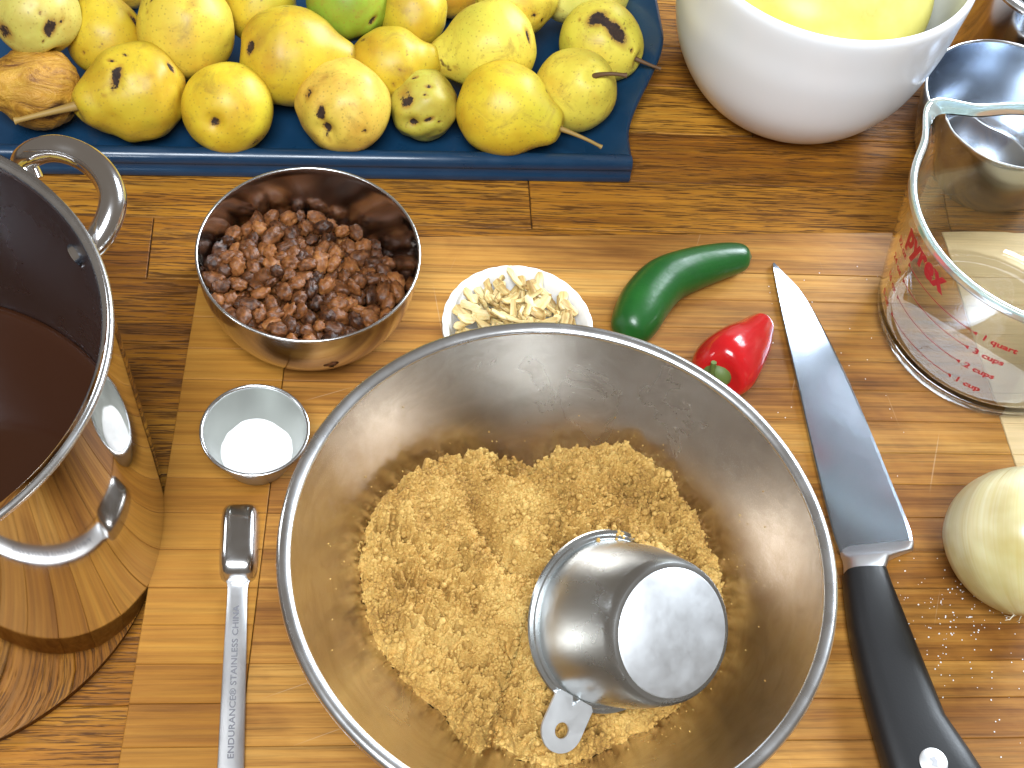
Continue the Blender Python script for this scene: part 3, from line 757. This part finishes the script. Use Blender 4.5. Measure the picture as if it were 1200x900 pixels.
# ------------------------------------------------------------------ salt grains spilled on the board
V, F = [], []; rr = random.Random(77)
def grain(px, py, s):
    p = at(px, py, ZB); b = len(V)
    for q in ico_v: V.append((p.x + q[0] * s * rr.uniform(.7, 1.3), p.y + q[1] * s * rr.uniform(.7, 1.3), ZB + s * .4 + q[2] * s * .8))
    F.extend([(a + b, c + b, d + b) for a, c, d in ico_f])
for _ in range(110): grain(rr.gauss(1118, 42), rr.gauss(722, 34), rr.uniform(.0002, .00055))
for _ in range(70): grain(rr.uniform(1040, 1200), rr.uniform(650, 890), rr.uniform(.0002, .0005))
for _ in range(40): grain(rr.uniform(890, 1060), rr.uniform(300, 560), rr.uniform(.00018, .0004))
sg = mesh_obj('salt_grains', V, F, M['salt'], smooth=False); tag(sg, 'white grains scattered on the board around the onion', 'crumbs', None, 'stuff')

# ------------------------------------------------------------------ stock pot
PH = .185; PC = Vector((-.5663 * (CAM_H - PH), .5997 * (CAM_H - PH), 0)); PR = .2361 * (CAM_H - PH)
pot = empty('stock_pot', PC); tag(pot, 'tall polished steel stock pot of dark brown liquid by the board', 'pot')
po = [(0, 0), (PR - .008, 0), (PR - .002, .0012), (PR + .002, .005), (PR + .004, .012), (PR + .005, .03), (PR - .002, PH - .006), (PR - .0018, PH - .003)]
lathe('body', catmull(po, 4) + [(PR - .0035, PH - .003), (PR - .0038, .004), (PR - .012, .003), (0, .003)], M['mirror'], pot, 200, sharp=40)
lathe('lining', [(0, .0035), (PR - .012, .0036), (PR - .0045, .008), (PR - .0042, PH - .003)], M['pot_in'], pot, 160, sharp=50)
rimp = [(PR - .0052, PH - .004), (PR - .0054, PH - .0012), (PR - .0040, PH + .0002), (PR - .0012, PH + .0003), (PR, PH - .0012), (PR - .0002, PH - .003), (PR - .0016, PH - .004)]
lathe('rim', catmull(rimp + rimp[:1], 3)[:-1], M['rim_steel'], pot, 200, closed=True, sharp=80)
hp = [(36, 212, PH - .030), (28, 190, PH - .024), (42, 178, PH - .016), (68, 174, PH - .012), (98, 184, PH - .012), (121, 204, PH - .012), (132, 230, PH - .014), (128, 256, PH - .018), (112, 284, PH - .024), (90, 300, PH - .030)]
hl = [at(*p) - PC for p in hp]
tube('handle', catmull([tuple(p) for p in hl], 8), .0066, M['chrome'], pot, 22)
LZ = .056
v, f = lathe_data([(0, LZ)] + [((PR - .0046) * k / 20, LZ) for k in range(1, 20)] + [(PR - .0078, LZ + .0002), (PR - .0060, LZ + .0009), (PR - .0050, LZ + .0020), (PR - .0046, LZ + .0032)], 128)
br = mesh_obj('broth', v, f, M['broth']); br.location = PC; tag(br, 'dark reddish brown liquid filling the stock pot', 'liquid')

# ------------------------------------------------------------------ blue tray
TZ = .020
ta, tb = at(100, 187, TZ), at(742, 197, TZ); tdir = (tb - ta); tdir.z = 0; TA_ = math.atan2(tdir.y, tdir.x)
corner = at(741, 201, .012); tray = empty('serving_tray', (corner.x, corner.y, 0), TA_); tag(tray, 'dark blue serving tray with a curved end, heaped with yellow pears', 'tray')
L = .52; D = .34
# floor
mesh_obj('floor', [(-L, .012, .004), (-.026, .012, .004), (-.026, D, .004), (-L, D, .004), (-L, .012, .001), (-.026, .012, .001), (-.026, D, .001), (-L, D, .001)],
         [(0, 1, 2, 3), (7, 6, 5, 4), (4, 5, 1, 0), (5, 6, 2, 1), (6, 7, 3, 2), (7, 4, 0, 3)], M['tray'], tray, smooth=False)
# front side: a rounded lip with a small foot moulding
pf = [(.0135, .004), (.0122, .013), (.0105, .0172), (.0075, .0188), (.0040, .0182), (.0018, .0160), (.0010, .0125), (.0018, .0100), (.0012, .0075), (.0, .0050), (.0, .0015), (.0015, .0)]
pf = [(p[0], p[1]) for p in catmull(pf, 4)]; V, F = [], []
for x in (-L, -.30, -.15, -.0008, 0.0):
    for y, z in pf: V.append((x, (y if x < -.0004 else y + (.006 - y) * .12), (z if x < -.0004 else z * .93)))
npf = len(pf)
for i in range(4):
    for j in range(npf - 1): F.append((i * npf + j, i * npf + npf + j, i * npf + npf + j + 1, i * npf + j + 1))
F.append(tuple(range(4 * npf, 5 * npf))); mesh_obj('front_side', V, F, M['tray'], tray, sharp=70)
# flared end with a wavy outline: narrow at the corner, wide and raised towards the middle
V, F = [], []; ny, nx = 60, 8
def endw(y):
    s = min(1, max(0, (y - .022) / .085)); s = s * s * (3 - 2 * s); return s
for j in range(ny + 1):
    y = .0065 + (D - .0065) * j / ny; s = endw(y)
    out_x = -.0005 + .031 * s + (-.010 * max(0, (y - .16) / .12) if y > .16 else 0); top = .0175 + .018 * s
    row = []
    for i in range(nx + 1):
        t = i / nx; row.append((-.028 + (out_x - .004 + .028) * t, y, .0038 + (top - .0038) * (t ** 1.15)))
    row += [(out_x - .002, y, top + .0012), (out_x, y, top), (out_x + .0002, y, top - .003)]
    for i in range(nx, -1, -1):
        t = i / nx; row.append((-.028 + (out_x - .001 + .028) * t, y, max(.0006, .0006 + (top - .0052) * (t ** 1.15))))
    V += row
m_ = len(V) // (ny + 1)
for j in range(ny):
    for i in range(m_): F.append((j * m_ + i, j * m_ + (i + 1) % m_, (j + 1) * m_ + (i + 1) % m_, (j + 1) * m_ + i))
F.append(tuple(range(m_))[::-1]); F.append(tuple(range(ny * m_, (ny + 1) * m_)))
mesh_obj('end_side', V, F, M['tray'], tray, sharp=60)

# ------------------------------------------------------------------ pears
Y1 = (.70, .53, .032); Y2 = (.60, .44, .028); Y3 = (.74, .62, .075); YG = (.62, .57, .06); YO = (.70, .42, .035)
NP, NS = 44, 56
def pear(px, py, rpx, ax, k, color, label, marks=(), stem=None, lift=0.0, seed=0, mat='pear', lump=.05, calyx=True, sx=1.0):
    z = .005; r = .03; rpx *= 1.05
    for _ in range(6):
        p = at(px, py, z + r + lift if True else 0); r = rpx * (p - CAM).dot(FWD) / FPX
        z = .0045
    p = at(px, py, z + r + lift)
    ev = (CAM - p).normalized(); ex = (EX - ev * EX.dot(ev)).normalized(); ey = ev.cross(ex)
    A = (ex * ax[0] + ey * ax[1] + ev * ax[2]).normalized(); B = A.orthogonal().normalized(); C = A.cross(B)
    R3 = Matrix((B, C, A)).transposed(); RI = R3.transposed()
    zt = 1 + .85 * k; V, mk = [], []; sd = Vector((seed * 3.7, seed * 1.3, seed * .9))
    ml = []
    for mx, my, mr, ms, el, ea in marks:
        dz = math.sqrt(max(0.05, 1 - mx * mx - my * my)); dirv = RI @ (ex * mx + ey * my + ev * dz); ml.append((dirv.normalized(), mr * 1.3, ms, el, RI @ (ex * math.cos(ea) + ey * math.sin(ea))))
    for i in range(NP + 1):
        ph = PI * i / NP; cz = -math.cos(ph); zz = cz * (zt if cz > 0 else .95); u = max(0, cz)
        rad = math.sin(ph)
        rad *= 1 - .44 * k * math.exp(-((u - .74) / .26) ** 2) * (u > 0)
        zz += .17 * math.exp(-(rad / .2) ** 2) * (1 if cz < 0 else -.5 - .3 * (1 - k))
        for j in range(NS):
            a = 2 * PI * j / NS; q = Vector((rad * math.cos(a), rad * math.sin(a), zz))
            s = 1 + lump * noise.noise(q * 1.1 + sd) + lump * .5 * noise.noise(q * 2.5 + sd) + .006 * noise.noise(q * 6 + sd)
            if mat == 'shrivel': s += .05 * abs(noise.noise(Vector((q.x * 4, q.y * 4, q.z * 2)) + sd)) + .025 * noise.noise(q * 8 + sd)
            q *= s; qn = q.normalized(); mval = 0.0; dent = 0
            for dv, mr, ms, el, ed in ml:
                df = qn - dv; al = df.dot(ed); dd = math.sqrt(max(0, df.length_squared - al * al) + (al / el) ** 2) / mr
                g = math.exp(-dd * dd * 1.2) * ms; mval = max(mval, g); dent = max(dent, g if ms > .6 else g * .3)
            q *= 1 - .075 * dent * min(1, 1.0)
            if calyx and cz < 0: mval = max(mval, math.exp(-(rad / .13) ** 2) * .95)
            V.append(q * r); mk.append(mval)
    F = []
    for i in range(NP):
        for j in range(NS):
            j2 = (j + 1) % NS; F.append((i * NS + j, i * NS + j2, (i + 1) * NS + j2, (i + 1) * NS + j))
    root = empty('pear', p); root.matrix_world = Matrix.Translation(p) @ R3.to_4x4()
    tag(root, label, 'pear', 'pears on the blue tray')
    o = mesh_obj('flesh', V, F, M[mat], root); o.color = (*color, 1)
    at2 = o.data.attributes.new('mark', 'FLOAT', 'POINT'); at2.data.foreach_set('value', mk)
    top = zt * r * (.93 if k > .4 else .86)
    if stem:
        sx_, sy_, sv, ln, rad_, mt = stem
        dirl = (RI @ (ex * sx_ + ey * sy_ + ev * sv)).normalized(); b = Vector((0, 0, top - .002)); L2 = ln * r
        tube('stem', catmull([tuple(b), tuple(b + (Vector((0, 0, 1)) * .55 + dirl * .45) * L2 * .33), tuple(b + (Vector((0, 0, .3)) + dirl * .7) * L2 * .7), tuple(b + dirl * L2)], 4), [rad_ * (1.5 - .7 * math.sin(min(1, t / 9) * 1.6) + (.35 if t > 11 else 0)) for t in range(13)], M[mt], root, 9)
    return root
DK = 1.0
pear(43, 18, 48, (-.3, .75, -.2), .15, (.62, .56, .13), 'pale green yellow pear with a dark central bruise, stacked on top at the tray corner', [(.28, -.30, .16, 1.0, 1.5, 1.4), (.0, .15, .03, .8, 8, 2.3), (-.75, -.35, .2, .75, 1.6, -.5), (.1, -.62, .05, .8, 1, 0), (.55, -.15, .07, .7, 1, 0), (.2, .0, .1, .42, 1.6, 0)], None, .034, 1)
pear(46, 104, 47, (-.55, .1, .2), .25, YO, 'shrivelled wrinkled orange brown pear', [(.30, -.55, .2, .9, 1.8, .9), (.8, -.5, .2, .8, 1, 0)], None, .0, 2, 'shrivel', .08)
pear(124, 46, 43, (-.15, .9, .1), .25, Y2, 'yellow pear with a brown scar at its upper right, behind the stemmed pear', [(.75, .45, .1, .9, 2.6, -1.0), (-.6, -.35, .06, .8, 1, 0)], None, .012, 3)
pear(163, 106, 54, (-.9, -.22, .2), .5, Y2, 'lumpy yellow pear with a long dark slit and its stem pointing left', [(-.42, .27, .10, 1.0, 2.8, 1.35), (.66, .46, .09, 1.0, 1.4, -.7), (.02, .17, .05, .95, 1, 0), (-.5, .58, .05, .9, 1, 0), (-.25, .70, .04, .9, 1, 0), (.22, .28, .1, .42, 1.4, .8), (-.62, -.08, .06, .6, 1.5, .2)], (-.97, -.24, .05, 1.3, .0022, 'yellow_stem'), 0, 4, lump=.10)
pear(218, 40, 54, (.02, .95, .25), .75, (.68, .50, .05), 'large greenish yellow pear standing tall with faint brown streaks', [(-.72, .38, .05, .9, 3.5, -1.1), (-.6, .62, .04, .85, 2.5, 1.4), (.15, .55, .12, .5, 1.5, .6), (.8, -.25, .05, .7, 2, -.3)], None, .012, 5)
pear(267, 127, 51, (.35, .35, -.9), .1, Y1, 'smooth round yellow pear against the front lip of the tray', [(.62, -.72, .2, .55, 1.6, .5)], None, 0, 6, lump=.035)
pear(303, 6, 43, (.1, .9, .1), .4, Y2, 'yellow pear cut off by the top edge beside the tall greenish pear', [(.25, -.3, .06, .5, 1, 0)], None, .014, 7)
pear(334, 66, 55, (.95, -.12, 0), .6, Y2, 'broad yellow pear with a deep brown dimple on its left side', [(-.72, .18, .11, 1.0, 1.5, 1.2), (-.55, .3, .2, .5, 1.6, 1.0), (.32, .3, .09, .5, 1.6, 0), (-.1, -.2, .06, .45, 1, 0), (.1, .1, .04, .5, 1, 0)], None, .006, 8)
pear(403, 124, 52, (.4, .5, -.7), .12, (.75, .52, .08), 'pear with a dark gash low on its left above the tray lip', [(-.52, -.18, .10, 1.0, 2.2, 1.2), (-.78, .25, .14, .72, 1.4, .6), (.42, -.5, .07, .75, 1, 0), (-.4, .62, .09, .55, 1.6, .8), (-.4, -.7, .1, .55, 2.5, -1.0)], None, 0, 9, lump=.08)
pear(408, 2, 46, (-.35, .9, -.1), .3, (.27, .42, .035), 'bright green pear cut by the top edge', [(.62, -.45, .08, 1.0, 2.2, .5), (-.72, -.5, .1, .85, 2.6, -.8)], None, .022, 10)
pear(452, 76, 42, (.97, .12, .1), .65, Y2, 'small yellow pear lying sideways above the russet pear', [(.2, -.5, .07, .65, 1.4, .4), (.35, -.12, .04, .7, 1, 0), (-.1, .2, .04, .5, 1, 0)], None, .008, 11)
pear(495, 124, 39, (.3, .5, -.8), .1, (.50, .45, .06), 'small russet green pear with a brown scabbed hollow', [(-.45, .12, .18, .95, 1.2, .3), (-.55, .35, .32, .55, 1.2, .3), (.2, .55, .07, .85, 1.8, 0), (.1, .32, .05, .9, 1, 0), (.2, -.4, .08, .9, 2.2, .4), (.5, -.45, .05, .8, 2, .2), (-.2, .8, .06, .8, 2, .1), (-.2, -.5, .1, .5, 2, 0)], None, 0, 12, lump=.11)
pear(484, 20, 38, (.12, .95, .1), .8, Y2, 'yellow pear pointing away between the green pear and the large glossy one', [(-.2, -.6, .1, .5, 1.6, 0)], None, .018, 13)
pear(580, 54, 50, (-.95, -.22, .05), .6, Y3, 'large glossy pale yellow pear with its narrow end pointing left', [(.78, .22, .07, .95, 2.6, -1.3), (-.75, -.4, .06, .6, 1, 0), (.45, .45, .05, .5, 2, .4)], None, .012, 14)
pear(586, 126, 52, (.88, -.30, .15), .55, Y1, 'clean yellow pear at the front with a long stem pointing right', [(.3, -.05, .025, .8, 1, 0)], (.92, -.40, .0, 1.05, .0014, 'yellow_stem'), 0, 15, lump=.03)
pear(674, 106, 46, (.35, .28, .75), .22, Y3, 'yellow pear showing its short brown stem by the tray end', [(.2, -.4, .02, .7, 1, 0)], (.98, .05, .25, .85, .0016, 'stem'), 0, 16, lump=.03)
pear(702, 48, 46, (.80, -.38, .3), .18, Y3, 'yellow pear with a large purple brown splotch near its stem', [(-.05, .55, .20, 1.0, 1.5, .5), (.42, .22, .20, 1.0, 1.9, -.9), (.2, .42, .13, 1.0, 1.6, -.6), (-.5, .5, .05, .7, 2, 0), (-.35, .2, .03, .8, 2, -.3), (.72, -.2, .04, .9, 1.5, .7)], (.93, -.37, .0, .75, .0014, 'stem'), .004, 17, lump=.03)
pear(600, 0, 44, (.85, .1, -.1), .25, Y3, 'speckled yellow pear behind the large glossy pear', [(.55, -.35, .08, .8, 1.2, .3), (.75, -.5, .06, .8, 1, 0), (.3, -.2, .04, .5, 1, 0)], None, .014, 18)
pear(694, -14, 45, (-.75, -.25, .2), .35, (.74, .68, .16), 'pale pear with a dark stem at the top right of the tray', [(.2, -.6, .1, .45, 2, 0)], (.75, .40, .6, .9, .0016, 'stem'), .008, 19)
pear(526, -12, 34, (.1, .9, .1), .2, YO, 'dull brownish yellow pear mostly out of view at the top edge', [(0, -.4, .5, .35, 1, 0)], None, .0, 20)
pear(150, -22, 32, (.1, .9, .1), .2, YO, 'brownish pear barely in view at the top edge behind the left pears', [(0, -.4, .5, .4, 1, 0)], None, .0, 21)

# ------------------------------------------------------------------ white bowl with a big yellow fruit
WH = .130; WC = Vector((.264 * (CAM_H - WH), 1.352 * (CAM_H - WH), 0)); WR = .160 * (CAM_H - WH)
wb = empty('white_bowl', WC); tag(wb, 'deep white glass mixing bowl holding a large yellow fruit', 'bowl')
RO = WR + .0045
prof = catmull([(0, 0), (.042, 0), (.050, .0015), (.068, .014), (.084, .042), (RO - .0035, .078), (RO - .0012, .105), (RO, WH - .008), (RO - .0006, WH - .002), (RO - .0028, WH), (WR, WH - .0025), (WR - .002, WH - .02), (WR - .007, .08), (.074, .045), (.058, .018), (.04, .007), (0, .006)], 6)
lathe('body', prof, M['white_glass'], wb, 160, sharp=50)
v, f = lathe_data([(max(0, r), z) for r, z in catmull([(0, -1), (.5, -.87), (.87, -.5), (1, 0), (.87, .5), (.5, .87), (.12, .99), (0, .97)], 7)], 80)
fr = mesh_obj('yellow_fruit', [(x * .081, y * .083, z * .056) for x, y, z in v], f, M['fruit']); fr.location = (WC.x - .006, WC.y + .001, .094); tag(fr, 'large smooth pale yellow fruit filling the white bowl', 'fruit')

# ------------------------------------------------------------------ blue grey steel cup and canister behind the jug
BH = .062; BC = Vector((.455 * (CAM_H - BH), 1.142 * (CAM_H - BH), 0)); BRr = .091 * (CAM_H - BH)
bc = empty('steel_cup', BC); tag(bc, 'empty shiny bluish steel bowl between the white bowl and the glass jug', 'bowl')
po = [(0, 0), (.036, 0), (.043, .003), (.050, .016), (BRr - .002, .042), (BRr, BH - .001)]
pi_ = [(r - .001 if r > .001 else 0, z + .001) for r, z in po]
lathe('body', catmull(po, 5) + [(BRr - .0004, BH)] + [tuple(p) for p in catmull(pi_, 5)][::-1], M['blue_steel'], bc, 128, sharp=60)
lathe('rim', [(BRr - .0012, BH - .0008), (BRr - .0010, BH + .0008), (BRr, BH + .0010), (BRr + .0007, BH), (BRr + .0002, BH - .0010)], M['rim_steel'], bc, 128, closed=True, sharp=80)
CHh = .085; cc = at(1236, -26, CHh); cn = empty('canister', (cc.x, cc.y, 0)); tag(cn, 'steel canister with a dark inside in the top right corner', 'canister'); CNR = .047
lathe('body', catmull([(0, 0), (CNR - .006, 0), (CNR - .002, .003), (CNR - .001, .02), (CNR - .001, CHh - .003)], 4) + [(CNR - .0035, CHh - .003), (CNR - .0035, CHh - .006)], M['small_steel'], cn, 96, sharp=50)
lathe('rim', [(CNR - .009, CHh - .002), (CNR - .008, CHh), (CNR - .001, CHh + .0006), (CNR + .0008, CHh - .001), (CNR, CHh - .0035), (CNR - .004, CHh - .004)], M['rim_steel'], cn, 96, closed=True, sharp=60)
lathe('lining', [(CNR - .0085, CHh - .002), (CNR - .009, .01), (0, .009)], M['black'], cn, 96)

# ------------------------------------------------------------------ glass measuring jug
JC = Vector((.281, .569, ZB)); JH = .113; J0, J1 = .068, .0835
jug = empty('measuring_jug', JC); tag(jug, 'clear glass measuring jug with red markings and pouring lip', 'measuring jug')
def jr(z): return J0 + (J1 - J0) * (z / JH) ** .9
po = [(0, .0005), (J0 - .012, .0), (J0 - .005, .0012), (J0 - .0012, .005)] + [(jr(z), z) for z in np.linspace(.011, JH - .0055, 16)]
pi_ = [(jr(z) - .0042, z) for z in np.linspace(JH - .0055, .014, 14)] + [(J0 - .008, .0075), (J0 - .016, .0058), (0, .0055)]
sa = math.atan2(*(np.array(at(1104, 134, JC.z + JH))[:2] - np.array(JC)[:2])[::-1]); 
def spouted(prof, closed):
  v, f = lathe_data(prof, 192, closed); out = []
  for x, y, z in v:
    a = math.atan2(y, x); da = (a - sa + PI) % (2 * PI) - PI; k = math.exp(-(da / .20) ** 2) * max(0, (z - .072) / (JH - .072)) ** 2
    r = math.hypot(x, y)
    if r > .03: s = (r + .015 * k) / r; x, y = x * s, y * s; z += .002 * k
    out.append((x, y, z))
  return out, f
v, f = spouted(po + pi_, False); mesh_obj('body', v, f, M['glass'], jug, sharp=60)
rp_ = [(J1 - .0046, JH - .0050), (J1 - .0041, JH - .001), (J1 - .0028, JH + .0008), (J1 - .0010, JH + .0010), (J1 + .0002, JH), (J1 + .0002, JH - .002), (J1 - .0003, JH - .0050)]
v, f = spouted(catmull(rp_ + rp_[:1], 3)[:-1], True); mesh_obj('rim', v, f, M['rim_glass'], jug, sharp=80)
def wrap(V, F, a0, z0, name, sub=False):
    o = []
    for p in V:
        z = z0 + p[1]; r = jr(z) + .0002; a = a0 + p[0] / r; o.append((r * math.cos(a), r * math.sin(a), z))
    return mesh_obj(name, o, F, M['print_red'], jug, smooth=False)
def word(t, size, a_deg, z, off=.0, space=1.0, w_=None):
    V, F = text_geo(t, size, off, space); V = [(p.x, p.y) for p in V]
    if w_: mx = max(p[0] for p in V); V = [(p[0] * w_ / mx, p[1]) for p in V]
    return wrap(V, F, math.radians(a_deg), z, 'lettering')
word('pyrex', .0225, -165, .0905, .0011, 1.08, .0405)
for z, lt, rt in ((.0810, '32 oz', '1 quart'), (.0660, '24 oz', '3 cups'), (.0500, '16 oz', '2 cups'), (.0330, '8 oz', '1 cup')):
    word(lt, .0066, -172, z - .0020, .0002); word(rt, .0070, -115, z - .0020, .00022)
    V, F = [], []; n = 24; r = jr(z); a0, a1 = math.radians(-156), math.radians(-119)
    for i in range(n + 1):
        s = (a1 - a0) * r * i / n; V += [(s, -.00032), (s, .00032)]
        if i: F.append((2 * i - 2, 2 * i, 2 * i + 1, 2 * i - 1))
    b = len(V); V += [(0, 0), (-.0028, .0017), (-.0028, -.0017)]; F.append((b, b + 1, b + 2)); e = (a1 - a0) * r; V += [(e, 0), (e + .0028, .0017), (e + .0028, -.0017)]; F.append((b + 3, b + 5, b + 4))
    wrap(V, F, a0, z, 'measure_line')
# loop handle on the far side, out of the frame
ha = math.radians(20); hd_ = Vector((math.cos(ha), math.sin(ha), 0))
hpth = [hd_ * jr(.09) + Vector((0, 0, .095)), hd_ * (J1 + .018) + Vector((0, 0, .1)), hd_ * (J1 + .032) + Vector((0, 0, .085)), hd_ * (J1 + .03) + Vector((0, 0, .045)), hd_ * (J1 + .012) + Vector((0, 0, .022)), hd_ * (jr(.025) - .001) + Vector((0, 0, .025))]
tube('handle', catmull([tuple(p) for p in hpth], 6), .006, M['glass'], jug, 16)
